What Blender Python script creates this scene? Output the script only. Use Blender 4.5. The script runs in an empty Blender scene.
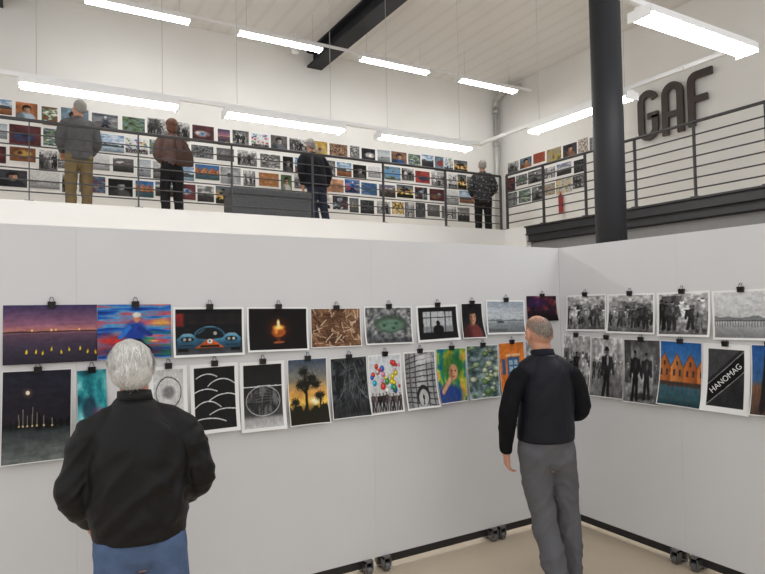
import bpy, math, random
import numpy as np
from mathutils import Vector, Matrix, noise as mnoise
random.seed(7); rng=np.random.RandomState(11)
SC=bpy.context.scene; COL=SC.collection
SC.view_settings.view_transform='Standard'
SC.view_settings.exposure=0.0
# ------------------------------------------------------------ camera
CAMP=Vector((0,0,1.8)); F=612.08
Xc=Vector((1046.5,0.0,-F)).normalized()
Yc=Vector((-358.0,-26.0,-F)); Yc=(Yc-Xc*Yc.dot(Xc)).normalized()
Zc=Xc.cross(Yc).normalized()
R=Matrix((Xc,Yc,Zc))
cam=bpy.data.cameras.new('camera'); camo=bpy.data.objects.new('camera',cam); COL.objects.link(camo)
cam.sensor_width=36; cam.lens=F*36/765; cam.clip_start=0.05
camo.matrix_world=Matrix.Translation(CAMP)@R.to_4x4()
SC.camera=camo
def ray(x,y): return (R@Vector((x-382.5,287-y,-F))).normalized()
def on_y(x,y,D): d=ray(x,y); return CAMP+d*((D-CAMP.y)/d.y)
def on_x(x,y,X): d=ray(x,y); return CAMP+d*((X-CAMP.x)/d.x)
def on_z(x,y,Z): d=ray(x,y); return CAMP+d*((Z-CAMP.z)/d.z)
# ------------------------------------------------------------ materials
def lin(c):
    return tuple(((v/255)/12.92 if v/255<=0.04045 else ((v/255+0.055)/1.055)**2.4) for v in c)
def mat(name,col,rough=0.6,metal=0.0,var=0.08,scale=8,bump=0.0,bscale=60,emit=None,estr=0,stretch=None,spec=0.5,bdist=.01):
    m=bpy.data.materials.new(name); m.use_nodes=True; nt=m.node_tree; b=nt.nodes['Principled BSDF']
    c=lin(col); b.inputs['Roughness'].default_value=rough; b.inputs['Metallic'].default_value=metal
    b.inputs['Specular IOR Level'].default_value=spec
    tc=nt.nodes.new('ShaderNodeTexCoord'); mp=nt.nodes.new('ShaderNodeMapping'); nt.links.new(tc.outputs['Object'],mp.inputs[0])
    if stretch: mp.inputs['Scale'].default_value=stretch
    n=nt.nodes.new('ShaderNodeTexNoise'); n.inputs['Scale'].default_value=scale; n.inputs['Detail'].default_value=4
    nt.links.new(mp.outputs[0],n.inputs['Vector'])
    r=nt.nodes.new('ShaderNodeValToRGB'); r.color_ramp.elements[0].position=.3; r.color_ramp.elements[1].position=.7
    r.color_ramp.elements[0].color=tuple(v*(1-var) for v in c)+(1,); r.color_ramp.elements[1].color=tuple(min(1,v*(1+var)) for v in c)+(1,)
    nt.links.new(n.outputs['Fac'],r.inputs[0]); nt.links.new(r.outputs[0],b.inputs['Base Color'])
    if bump>0:
        n2=nt.nodes.new('ShaderNodeTexNoise'); n2.inputs['Scale'].default_value=bscale; n2.inputs['Detail'].default_value=5
        nt.links.new(mp.outputs[0],n2.inputs['Vector'])
        bp=nt.nodes.new('ShaderNodeBump'); bp.inputs['Strength'].default_value=bump; bp.inputs['Distance'].default_value=bdist
        nt.links.new(n2.outputs['Fac'],bp.inputs['Height']); nt.links.new(bp.outputs[0],b.inputs['Normal'])
    if emit:
        b.inputs['Emission Color'].default_value=lin(emit)+(1,); b.inputs['Emission Strength'].default_value=estr
    return m
def hairmat(name,c1,c2):
    m=bpy.data.materials.new(name); m.use_nodes=True; nt=m.node_tree; b=nt.nodes['Principled BSDF']
    g=nt.nodes.new('ShaderNodeNewGeometry'); r=nt.nodes.new('ShaderNodeValToRGB')
    r.color_ramp.elements[0].color=lin(c1)+(1,); r.color_ramp.elements[1].color=lin(c2)+(1,)
    nt.links.new(g.outputs['Random Per Island'],r.inputs[0]); nt.links.new(r.outputs[0],b.inputs['Base Color'])
    b.inputs['Roughness'].default_value=.6
    return m
M={}
M['panel']=mat('painted_panel_white',(216,216,217),.55,var=.02,scale=2,bump=.03,bscale=120)
M['basedark']=mat('base_rail_dark',(34,34,36),.5)
M['wall']=mat('plaster_wall',(232,231,228),.8,var=.02,scale=1.2,bump=.05,bscale=40)
M['fascia']=mat('plaster_parapet',(226,225,223),.75,var=.02,scale=1.0,bump=.03,bscale=50)
M['steel']=mat('dark_painted_steel',(62,62,65),.45,var=.1)
M['edge']=mat('edge_steel',(34,34,37),.5,var=.1)
M['beam']=mat('charcoal_steel',(38,40,45),.6,var=.1,spec=.3)
M['column']=mat('charcoal_column_paint',(38,39,43),.55,var=.08,scale=3,spec=.3)
M['white']=mat('white_enamel',(238,238,238),.4,var=.02)
M['diff']=mat('lit_diffuser',(255,255,252),.4,emit=(255,254,251),estr=32)
M['chrome']=mat('brushed_metal',(120,120,122),.35,metal=.8)
M['black']=mat('black_enamel',(18,18,19),.35)
M['sign']=mat('sign_letter_brown',(58,47,44),.5,var=.08)
M['bench']=mat('bench_grey_fabric',(82,83,86),.85,var=.1,scale=20)
M['red']=mat('red_plastic',(160,40,36),.5)
M['wire']=mat('steel_wire',(185,185,182),.4,metal=.3)
M['floor']=mat('polished_screed',(200,184,162),.42,var=.07,scale=1.6,bump=.03,bscale=30)
M['soffit']=mat('shade_toned_wall_below_walkway',(120,120,120),.8,var=.03)  # white wall; the shade under the walkway is put into this grey
def ceil_mat():
    m=bpy.data.materials.new('ribbed_ceiling'); m.use_nodes=True; nt=m.node_tree; b=nt.nodes['Principled BSDF']
    tc=nt.nodes.new('ShaderNodeTexCoord'); w=nt.nodes.new('ShaderNodeTexWave'); w.wave_type='BANDS'; w.bands_direction='X'
    w.inputs['Scale'].default_value=.9; w.inputs['Distortion'].default_value=.1
    nt.links.new(tc.outputs['Object'],w.inputs['Vector'])
    r=nt.nodes.new('ShaderNodeValToRGB'); r.color_ramp.elements[0].color=lin((230,229,227))+(1,); r.color_ramp.elements[1].color=lin((237,236,234))+(1,)
    r.color_ramp.elements[0].position=0.0; r.color_ramp.elements[1].position=.25
    nt.links.new(w.outputs['Fac'],r.inputs[0]); nt.links.new(r.outputs[0],b.inputs['Base Color']); b.inputs['Roughness'].default_value=.8
    return m
M['ceil']=ceil_mat()
# ------------------------------------------------------------ geometry
class Geo:
    def __init__(s): s.v=[]; s.f=[]
    def add(s,vs,fs):
        o=len(s.v); s.v+= [Vector(v) for v in vs]; s.f+=[tuple(i+o for i in f) for f in fs]; return s
    def box(s,lo,hi):
        x0,y0,z0=lo; x1,y1,z1=hi
        return s.add([(x0,y0,z0),(x1,y0,z0),(x1,y1,z0),(x0,y1,z0),(x0,y0,z1),(x1,y0,z1),(x1,y1,z1),(x0,y1,z1)],
          [(3,2,1,0),(4,5,6,7),(0,1,5,4),(1,2,6,5),(2,3,7,6),(3,0,4,7)])
    def cyl(s,p0,p1,r,n=16,r1=None):
        p0=Vector(p0);p1=Vector(p1);t=(p1-p0).normalized(); a=t.orthogonal().normalized(); b=t.cross(a)
        r1=r if r1 is None else r1
        vs=[p0+(a*math.cos(2*math.pi*i/n)+b*math.sin(2*math.pi*i/n))*r for i in range(n)]
        vs+=[p1+(a*math.cos(2*math.pi*i/n)+b*math.sin(2*math.pi*i/n))*r1 for i in range(n)]
        fs=[(i,(i+1)%n,n+(i+1)%n,n+i) for i in range(n)]+[tuple(range(n))[::-1],tuple(range(n,2*n))]
        return s.add(vs,fs)
    def sph(s,c,r,rot=None,n=20,m=14):
        c=Vector(c); vs=[]
        for j in range(1,m):
            th=math.pi*j/m
            for i in range(n):
                ph=2*math.pi*i/n; p=Vector((r[0]*math.sin(th)*math.cos(ph),r[1]*math.sin(th)*math.sin(ph),r[2]*math.cos(th)))
                if rot: p=rot@p
                vs.append(c+p)
        t=Vector((0,0,r[2])); 
        if rot: t=rot@t
        vs+= [c+t,c-t]; T=len(vs)-2; B=T+1; fs=[]
        for j in range(m-2):
            for i in range(n): fs.append((j*n+i,(j+1)*n+i,(j+1)*n+(i+1)%n,j*n+(i+1)%n))
        for i in range(n): fs.append((T,i,(i+1)%n)); fs.append((B,(m-2)*n+(i+1)%n,(m-2)*n+i))
        return s.add(vs,fs)
    def tube(s,pts,rad,ref=(1,0,0),n=20,cap0=.9,cap1=.9,sub=4):
        P=[Vector(p) for p in pts]; Q=[(r,r) if not isinstance(r,(tuple,list)) else tuple(r) for r in rad]
        P2=[];R2=[]
        def cr(a,b,c,d,t): return .5*((2*b)+(c-a)*t+(2*a-5*b+4*c-d)*t*t+(3*b-a-3*c+d)*t**3)
        N=len(P)
        if N>2:
            for i in range(N-1):
                i0=max(0,i-1); i3=min(N-1,i+2)
                for k in range(sub):
                    t=k/sub
                    P2.append(cr(P[i0],P[i],P[i+1],P[i3],t)); R2.append(tuple(cr(Q[i0][q],Q[i][q],Q[i+1][q],Q[i3][q],t) for q in (0,1)))
            P2.append(P[-1]); R2.append(Q[-1])
        else: P2=P;R2=Q
        ref=Vector(ref); rings=[]
        def frame(i):
            a=P2[max(0,i-1)]; b=P2[min(len(P2)-1,i+1)]; t=(b-a).normalized()
            sd=ref-t*ref.dot(t)
            if sd.length<.05: sd=t.orthogonal()
            sd.normalize(); return t,sd,t.cross(sd)
        t,a,b=frame(0); r=R2[0]; m=min(r)
        for ang in (75,45,20):
            k=math.cos(math.radians(ang)); h=math.sin(math.radians(ang))
            rings.append((P2[0]-t*m*cap0*h,a,b,(r[0]*k if cap0>.5 else r[0]*(k*.3+.7 if ang<70 else .6),r[1]*k if cap0>.5 else r[1]*(k*.3+.7 if ang<70 else .6))))
        for i in range(len(P2)):
            t,a,b=frame(i); rings.append((P2[i],a,b,R2[i]))
        t,a,b=frame(len(P2)-1); r=R2[-1]; m=min(r)
        for ang in (20,45,75):
            k=math.cos(math.radians(ang)); h=math.sin(math.radians(ang))
            rings.append((P2[-1]+t*m*cap1*h,a,b,(r[0]*k if cap1>.5 else r[0]*(k*.3+.7 if ang<70 else .6),r[1]*k if cap1>.5 else r[1]*(k*.3+.7 if ang<70 else .6))))
        vs=[];fs=[]
        for c,a,b,r in rings:
            for i in range(n):
                ph=2*math.pi*i/n; vs.append(c+a*r[0]*math.cos(ph)+b*r[1]*math.sin(ph))
        L=len(rings)
        for j in range(L-1):
            for i in range(n): fs.append((j*n+i,j*n+(i+1)%n,(j+1)*n+(i+1)%n,(j+1)*n+i))
        fs.append(tuple(range(n))[::-1]); fs.append(tuple(range((L-1)*n,L*n)))
        return s.add(vs,fs)
    def prism(s,poly,fn,depth0,depth1):
        n=len(poly)
        vs=[fn(u,v,depth0) for u,v in poly]+[fn(u,v,depth1) for u,v in poly]
        fs=[tuple(range(n))[::-1],tuple(range(n,2*n))]+[(i,(i+1)%n,n+(i+1)%n,n+i) for i in range(n)]
        return s.add(vs,fs)
def to_mesh(g,name,m,smooth=False):
    me=bpy.data.meshes.new(name); me.from_pydata([tuple(v) for v in g.v],[],g.f); me.materials.append(m)
    me.validate(); me.update()
    if smooth:
        me.polygons.foreach_set('use_smooth',[True]*len(me.polygons))
    return me
def link(o,parent=None):
    COL.objects.link(o)
    if parent: o.parent=parent
    return o
def tag(o,label=None,category=None,group=None,kind=None):
    if label: o['label']=label
    if category: o['category']=category
    if group: o['group']=group
    if kind: o['kind']=kind
    return o
def part(g,name,m,parent,smooth=False,bevel=0,label=None):
    o=bpy.data.objects.new(name,to_mesh(g,name,m,smooth)); link(o,parent)
    if bevel:
        b=o.modifiers.new('bevel','BEVEL'); b.width=bevel; b.segments=2
    if label: o['label']=label
    return o
def top(g,name,m,label=None,category=None,group=None,kind=None,smooth=False,bevel=0):
    xs=[v.x for v in g.v]; ys=[v.y for v in g.v]; zs=[v.z for v in g.v]
    c=Vector(((min(xs)+max(xs))/2,(min(ys)+max(ys))/2,min(zs)))
    g.v=[v-c for v in g.v]
    o=part(g,name,m,None,smooth,bevel); o.location=c
    return tag(o,label,category,group,kind)
def empty(name,loc,rz=0,label=None,category=None,group=None):
    e=bpy.data.objects.new(name,None); e.empty_display_size=.1; link(e); e.location=loc; e.rotation_euler=(0,0,rz)
    return tag(e,label,category,group)
# ------------------------------------------------------------ dimensions
cp=on_z(566,521,0.0); CX=cp.x; DL=cp.y          # inner corner of the panels
PT=2.26; PB=.10
DE=8.7; DW=11.3; XR=7.75; XW=10.0; MZ=3.17; CZ=7.0
# ------------------------------------------------------------ shell
top(Geo().box((-5,-4,-.1),(XW+.2,DW+.2,0)),'floor',M['floor'],kind='structure',label='pale beige polished screed floor')
top(Geo().box((-5,DW,0),(XW+.2,DW+.2,CZ)),'wall_back',M['wall'],kind='structure',label='tall off-white plaster wall')
top(Geo().box((XW,-4,0),(XW+.2,DW,CZ)),'wall_right',M['wall'],kind='structure',label='off-white plaster side wall carrying the letters')
top(Geo().box((-5,3.6,CZ),(XW+.2,DW+.2,CZ+.15)),'ceiling',M['ceil'],kind='structure',label='light grey ribbed ceiling')
g=Geo().box((-5,DE,0),(XR+.12,DE+.15,MZ+.02)); g.box((XR-.0,8.12,0),(XR+.12,DE,MZ+.02))
top(g,'wall_parapet',M['fascia'],kind='structure',label='white wall carrying the mezzanine edge')
g=Geo().box((-5,DE+.15,MZ-.16),(XW,DW,MZ)); g.box((XR+.12,-3,MZ-.16),(XW,DE+.15,MZ))
top(g,'floor_mezzanine',M['floor'],kind='structure',label='mezzanine floor slab')
top(Geo().box((XR+.12,-3,MZ-.28),(XW,DE,MZ-.16)),'trim_1',M['edge'],kind='structure',label='dark metal soffit below the walkway')
top(Geo().box((XR+.12,-3,0),(XR+.2,DE,MZ-.28)),'wall_under_walkway',M['soffit'],kind='structure',label='white wall below the walkway, coloured grey for shade')
g=Geo(); x=XR+.0
g.box((x,-3,MZ-.13),(x+.02,8.12,MZ)); g.box((x-.05,-3,MZ-.015),(x+.12,8.12,MZ+.01)); g.box((x-.03,-3,MZ-.145),(x+.12,8.12,MZ-.13)); g.box((x+.05,-3,MZ-.25),(x+.07,8.12,MZ-.14)); g.box((x+.02,-3,MZ-.262),(x+.12,8.12,MZ-.25))
top(g,'steel_edge_beam',M['edge'],'dark layered steel channel beam along the walkway edge','beam')
for xb in (5.1,-.45):
    g=Geo(); g.box((xb-.16,3.7,6.66),(xb+.16,DW,6.70)); g.box((xb-.16,3.7,6.96),(xb+.16,DW,CZ)); g.box((xb-.02,3.7,6.70),(xb+.02,DW,6.96))
    top(g,'ceiling_beam',M['beam'],'charcoal steel I-beam spanning the ceiling','beam','ceiling beams')
pc=on_x(611.5,240,5.25)
g=Geo(); g.cyl((pc.x,pc.y,0.02),(pc.x,pc.y,CZ-.002),.155,48); 
g.cyl((pc.x,pc.y,0),(pc.x,pc.y,.03),.22,32)
top(g,'column',M['column'],'round near-black steel column reaching the ceiling','column',smooth=False)
bpy.data.objects['column'].data.polygons.foreach_set('use_smooth',[len(p.vertices)==4 for p in bpy.data.objects['column'].data.polygons])
g=Geo(); a=on_y(497,120,DW-.12)
g.cyl((a.x,DW-.08,MZ),(a.x,DW-.08,6.55),.06,20); g.cyl((a.x,DW-.08,5.6),(a.x,DW-.08,5.7),.075,20); g.cyl((a.x,DW-.08,6.4),(a.x,DW-.08,6.5),.075,20)
g.tube([(a.x,DW-.08,6.5),(a.x,DW-.11,6.7),(a.x,DW-.4,6.8),(a.x,DW-.9,6.82)],[.06]*4,n=16)
top(g,'downpipe',M['wire'],'grey round drainpipe in the wall corner','pipe',smooth=True)
# ------------------------------------------------------------ railings
def railing(p0,p1,spacing,label,br=.0085):
    p0=Vector(p0);p1=Vector(p1);L=(p1-p0).length;d=(p1-p0).normalized();ang=math.atan2(d.y,d.x)
    e=empty('railing',p0,ang,label,'railing','mezzanine railings')
    H=1.02
    g=Geo().cyl((0,0,H),(L,0,H),.022,14); part(g,'handrail',M['steel'],e,True)
    for k in range(6):
        z=.12+k*.145
        part(Geo().cyl((0,0,z),(L,0,z),br,8),'rail_bar',M['steel'],e,True)
    n=int(round(L/spacing))
    me=None
    for i in range(n+1):
        if me is None:
            g=Geo().box((-.007,-.028,0),(.007,.028,H-.01)); g.box((-.05,-.05,0),(.05,.05,.012)); me=to_mesh(g,'rail_post',M['steel'])
        o=bpy.data.objects.new('post',me); link(o,e); o.location=(L*i/n,0,0)
railing((-3.8,DE+.07,MZ+.02),(XR,DE+.07,MZ+.02),1.28,'dark steel railing with thin horizontal bars on the parapet')
railing((XR+.05,DE-.05,MZ+.02),(XR+.05,-2.5,MZ+.02),.9,'dark steel railing with thin horizontal bars along the walkway',.0105)
# ------------------------------------------------------------ lights
hm=to_mesh(Geo().box((-.75,-.10,0),(.75,.10,.05)).box((-.75,-.04,.05),(.75,.04,.075)),'housing',M['white'])
dg=Geo()
dg.tube([(-.73,0,-.004),(.73,0,-.004)],[(.028,.088),(.028,.088)],ref=(0,0,1),n=24,cap0=.1,cap1=.1)
dm=to_mesh(dg,'diffuser',M['diff'])
cm=to_mesh(Geo().box((-.008,-.1,-.035),(.008,.1,.05)),'end_cap',M['white'])
def lamp(x,y,z,rz):
    e=empty('fluorescent_light',(x,y,z),rz,'long white suspended fluorescent light, switched on','lamp','suspended fluorescent lights')
    link(bpy.data.objects.new('housing',hm),e); link(bpy.data.objects.new('diffuser',dm),e)
    for s in (-1,1):
        o=bpy.data.objects.new('end_cap',cm); link(o,e); o.location=(s*.752,0,0)
LZ=4.04
lamps2=[-1.33]+[.70+i*2.03 for i in range(3)]
for x in lamps2: lamp(x,6.9,LZ,0)
lamp(5.72,5.06,LZ,math.pi/2)
lamp(4.9,3.04,LZ,0)
lamps1=[1.51+i*2.29 for i in range(4)]
for x in lamps1: lamp(x,9.8,6.38,0)
def track(lo,hi,wires):
    c=Vector(((lo[0]+hi[0])/2,(lo[1]+hi[1])/2,lo[2])); e=empty('lighting_track',c,0,'slim white track carrying the suspended lights','lighting track','lighting tracks')
    part(Geo().box(tuple(Vector(lo)-c),tuple(Vector(hi)-c)),'track_bar',M['white'],e,bevel=.004)
    for x,y in wires:
        part(Geo().cyl((x-c.x,y-c.y,hi[2]-c.z),(x-c.x,y-c.y,CZ-c.z),.003,6),'suspension_wire',M['wire'],e)
track((-3,6.88,LZ+.076),(5.78,6.92,LZ+.12),[(x+s,6.9) for x in lamps2 for s in (-.6,.6)])
track((5.70,3.7,LZ+.076),(5.74,6.87,LZ+.12),[(5.72,4.4),(5.72,5.7)])
track((1.5,3.02,LZ+.076),(5.78,3.06,LZ+.12),[])
track((5.70,3.07,LZ+.076),(5.74,3.69,LZ+.12),[])
track((-2,9.78,6.456),(9.6,9.82,6.50),[(x+s,9.8) for x in lamps1 for s in (-.6,.6)])
g=Geo(); g.cyl((4.4,10.6,6.75),(4.4,10.6,CZ),.02,12); g.cyl((4.4,10.6,6.6),(4.4,10.6,6.76),.07,20)
top(g,'ceiling_sensor',M['white'],'small cylindrical white sensor hanging from the ceiling','sensor')
# ------------------------------------------------------------ bench, red thing
e=empty('bench',(3.36,9.3,MZ),0,'grey upholstered box bench on the mezzanine','bench')
part(Geo().box((-.66,-.2,.06),(.66,.2,.38)),'base',M['bench'],e,bevel=.01)
part(Geo().box((-.68,-.22,.38),(.68,.22,.49)),'seat',M['bench'],e,bevel=.03)
for sx in (-.6,.6):
    for sy in (-.15,.15): part(Geo().cyl((sx,sy,0),(sx,sy,.065),.025,12),'leg',M['black'],e)
p=on_x(563,205,XW)
g=Geo(); g.cyl((XW-.07,p.y,MZ+.55),(XW-.07,p.y,MZ+.95),.045,20); g.cyl((XW-.07,p.y,MZ+.95),(XW-.07,p.y,MZ+1.0),.02,12); g.box((XW-.08,p.y-.01,MZ+.7),(XW,p.y+.01,MZ+.8))
top(g,'fire_extinguisher',M['red'],'slim red fire extinguisher mounted on the wall','fire extinguisher',smooth=False)
# ------------------------------------------------------------ GAF sign
gy0=on_x(641,118,XW).y; gy1=on_x(714,95,XW).y
W=(gy0-gy1); lw=(W-.16)/3; lh=.93; zb=4.76
ox,oy,oz=XW,(gy0+gy1)/2,zb
def sfn(off,up=0):
    def fn(u,v,d): return Vector((-d,gy0-oy-(off+u),v+up))
    return fn
es=empty('wall_sign',(ox,oy,oz),0,'large brown three-dimensional letters spelling GAF on the wall','sign')
th=.125
def arcpts(cx,cy,rx,ry,a0,a1,n=10): return [(cx+rx*math.cos(math.radians(a0+(a1-a0)*i/n)),cy+ry*math.sin(math.radians(a0+(a1-a0)*i/n))) for i in range(n+1)]
def strip(g,pts,t,fn,d0,d1):
    n=len(pts); L=[];Rr=[]
    for i in range(n):
        a=Vector(pts[max(0,i-1)]);b=Vector(pts[min(n-1,i+1)]);d=(b-a).normalized();nn=Vector((-d.y,d.x))*t/2
        q=Vector(pts[i]);L.append(q+nn);Rr.append(q-nn)
    for i in range(n-1):
        g.prism([tuple(Rr[i]),tuple(Rr[i+1]),tuple(L[i+1]),tuple(L[i])],fn,d0,d1)
h=th/2; D0,D1=.05,.10
g=Geo(); r=lw/2-h
pts=arcpts(lw/2,lh-h-r,r,r,10,180)+arcpts(lw/2,h+r,r,r,180,360)+[(lw-h,lh*.47)]
strip(g,pts,th,sfn(0),D0,D1); g.prism([(lw*.48,lh*.42),(lw,lh*.42),(lw,lh*.54),(lw*.48,lh*.54)],sfn(0),D0,D1)
part(g,'letter_g',M['sign'],es)
g=Geo(); o=lw+.08
pts=[(h,0),(h,lh-h-r)]+arcpts(lw/2,lh-h-r,r,r,180,0)+[(lw-h,0)]
strip(g,pts,th,sfn(o),D0,D1); g.prism([(th,lh*.33),(lw-th,lh*.33),(lw-th,lh*.44),(th,lh*.44)],sfn(o),D0,D1)
part(g,'letter_a',M['sign'],es)
g=Geo(); o=2*(lw+.08); rr_=.10
strip(g,[(h,0),(h,lh-h-rr_)]+arcpts(h+rr_,lh-h-rr_,rr_,rr_,180,90,6)+[(lw+.03,lh-h)],th,sfn(o,.03),D0,D1); g.prism([(th,lh*.43),(lw*.85,lh*.43),(lw*.85,lh*.55),(th,lh*.55)],sfn(o,.03),D0,D1)
part(g,'letter_f',M['sign'],es)
g=Geo()
for k in range(3):
    for v in (.2,.75): g.add(*(lambda q:(q.v,q.f))(Geo().cyl(sfn(k*(lw+.08))(h,lh*v,0),sfn(k*(lw+.08))(h,lh*v,D0),.012,8)))
part(g,'spacer',M['steel'],es)
# ------------------------------------------------------------ exhibition panels
def panel(p0,ang,w,feet):
    e=empty('exhibition_panel',(p0[0],p0[1],0),ang,'tall white movable exhibition panel on small metal feet','exhibition panel','white exhibition panels')
    part(Geo().box((.0002,0,PB),(w-.0002,.07,PT)),'board',M['panel'],e,bevel=.0007)
    part(Geo().box((.03,.028,.035),(w-.03,.05,PB)),'base_rail',M['basedark'],e)
    for x in feet:
        g=Geo(); g.box((x-.030,-.03,.03),(x-.022,.10,.10)); g.box((x+.022,-.03,.03),(x+.030,.10,.10)); g.box((x-.030,-.03,.085),(x+.030,.10,.0999))
        g.cyl((x-.018,-.008,.03),(x+.018,-.008,.03),.03,16); g.cyl((x-.018,.078,.03),(x+.018,.078,.03),.03,16)
        part(g,'foot',M['chrome'],e)
xs=[-3.4,-1.58,.24,2.06,CX]
for i in range(4): panel((xs[i],DL),0,xs[i+1]-xs[i],[.07,xs[i+1]-xs[i]-.07] if i<3 else [.07,1.02,1.10])
ys=[DL-.001,2.60,.8,-1.0]
for i in range(3): panel((CX,ys[i]),-math.pi/2,ys[i]-ys[i+1],[.07,ys[i]-ys[i+1]-.07] if i else [ys[0]-ys[1]-.07])
# ------------------------------------------------------------ art painting
def vnoise(x,y,seed):
    r=np.random.RandomState(seed).rand(64,64)
    xi=np.floor(x).astype(int); yi=np.floor(y).astype(int); fx=x-xi; fy=y-yi
    fx=fx*fx*(3-2*fx); fy=fy*fy*(3-2*fy)
    a=r[yi%64,xi%64];b=r[yi%64,(xi+1)%64];c=r[(yi+1)%64,xi%64];d=r[(yi+1)%64,(xi+1)%64]
    return (a*(1-fx)+b*fx)*(1-fy)+(c*(1-fx)+d*fx)*fy
def fbm(x,y,seed,o=4):
    s=0;a=.5
    for k in range(o): s=s+a*vnoise(x*2**k+k*7.3,y*2**k+k*3.1,seed+k); a*=.5
    return s/(1-.5**o)
def solid(U,c): return np.ones(U.shape+(3,))*np.array(c,float)
def mix(I,c,m):
    m=np.clip(m,0,1)[...,None]; return I*(1-m)+np.array(c,float)*m
def ramp(T,stops):
    ps=[s[0] for s in stops]; return np.stack([np.interp(T,ps,[s[1][k] for s in stops]) for k in range(3)],-1)
def ell(U,V,cx,cy,rx,ry,s=.15): 
    d=np.sqrt(((U-cx)/rx)**2+((V-cy)/ry)**2); return np.clip((1-d)/s+.5,0,1)
def rect(U,V,a,b,c,d,s=.01): return np.clip(np.minimum(np.minimum(U-a,b-U),np.minimum(V-c,d-V))/s+.5,0,1)
def seg(U,V,x0,y0,x1,y1,w):
    dx,dy=x1-x0,y1-y0; t=np.clip(((U-x0)*dx+(V-y0)*dy)/(dx*dx+dy*dy+1e-9),0,1)
    d=np.hypot(U-x0-t*dx,V-y0-t*dy); return np.clip((w-d)/(w*.4)+.5,0,1)
def fig(I,U,V,x,y,h,c,w=.35):
    c=np.array(c,float); k=w/.35; lt=np.minimum(c*1.7+24,255)
    ph=math.sin(x*91+h*37)
    I=mix(I,c*.7,seg(U,V,x-h*.03*k,y+h*.48,x-h*(.07+.03*ph)*k,y,h*.042*k)); I=mix(I,c*.8,seg(U,V,x+h*.03*k,y+h*.48,x+h*(.07-.03*ph)*k,y+.01,h*.042*k))
    I=mix(I,c,ell(U,V,x,y+h*.66,h*.13*k,h*.20)); I=mix(I,c*.85,seg(U,V,x-h*.12*k,y+h*.78,x-h*.15*k,y+h*.45,h*.035*k)); I=mix(I,c*1.15,seg(U,V,x+h*.12*k,y+h*.78,x+h*(.13+.05*ph)*k,y+h*.5,h*.035*k))
    I=mix(I,lt,ell(U,V,x+h*.015*k,y+h*.7,h*.03*k,h*.1,.5)*.6)
    return mix(mix(I,lt,ell(U,V,x,y+h*.92,h*.050*k,h*.065)),c*.6,ell(U,V,x-h*.004,y+h*.962,h*.042*k,h*.03))
def a_dusk(U,V,s):
    I=ramp(V,[(0,(38,34,46)),(.3,(62,52,70)),(.5,(92,66,84)),(.56,(186,120,110)),(.66,(140,92,116)),(1,(62,52,90))])
    I=I*(.9+.2*fbm(U*4,V*30,s))[...,None]
    I=mix(I,(30,26,34),rect(U,V,-.1,1.1,.53,.55))
    r=np.random.RandomState(4)
    for x in np.linspace(.22,.97,9):
        y=.12+.08*r.rand()+.04*(x>.5); q=x+.03*r.rand(); I=mix(I,(225,195,40),ell(U,V,q,y,.010,.038,.6)); I=mix(I,(40,34,40),ell(U,V,q,y-.05,.008,.02,.6)); I=mix(I,(120,90,70),ell(U,V,q,y+.045,.006,.014,.6))
    for x in (.3,.5,.55,.8): I=mix(I,(255,200,120),ell(U,V,x,.57,.012,.02,.8))
    return I
def a_blur(U,V,s):
    n=fbm(U*1.6+V*.8,V*22,s,3)*.5+fbm(U*2.5,V*6,s+9,3)*.5; n2=fbm(U*2+9,V*16,s+5,3)
    I=ramp(n,[(.28,(14,40,110)),(.42,(26,90,180)),(.50,(80,150,200)),(.56,(140,110,140)),(.64,(190,70,90)),(.78,(230,180,100))])
    I=mix(I,(40,140,90),(n2-.55)*6*(V<.5)*(U>.4)); I=mix(I,(20,24,60),ell(U,V,.5,.14,.55,.10,1.2)*.8); I=mix(I,(190,44,40),ell(U,V,.22,.34,.22,.12,1.2)*.9)
    I=mix(I,(26,60,150),ell(U,V,.50,.48,.15,.20,.5)); I=mix(I,(40,110,200),seg(U,V,.42,.58,.30,.40,.035)); I=mix(I,(26,50,130),seg(U,V,.56,.55,.70,.44,.04)); I=mix(I,(196,130,100),ell(U,V,.52,.74,.050,.08,.5)); I=mix(I,(220,216,210),ell(U,V,.52,.81,.058,.05,.5)); I=mix(I,(18,18,30),seg(U,V,.46,.32,.34,.14,.05)); I=mix(I,(18,18,30),seg(U,V,.54,.32,.68,.16,.05)); return mix(I,(225,190,80),ell(U,V,.86,.66,.13,.06,1.3)*.7)
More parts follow.
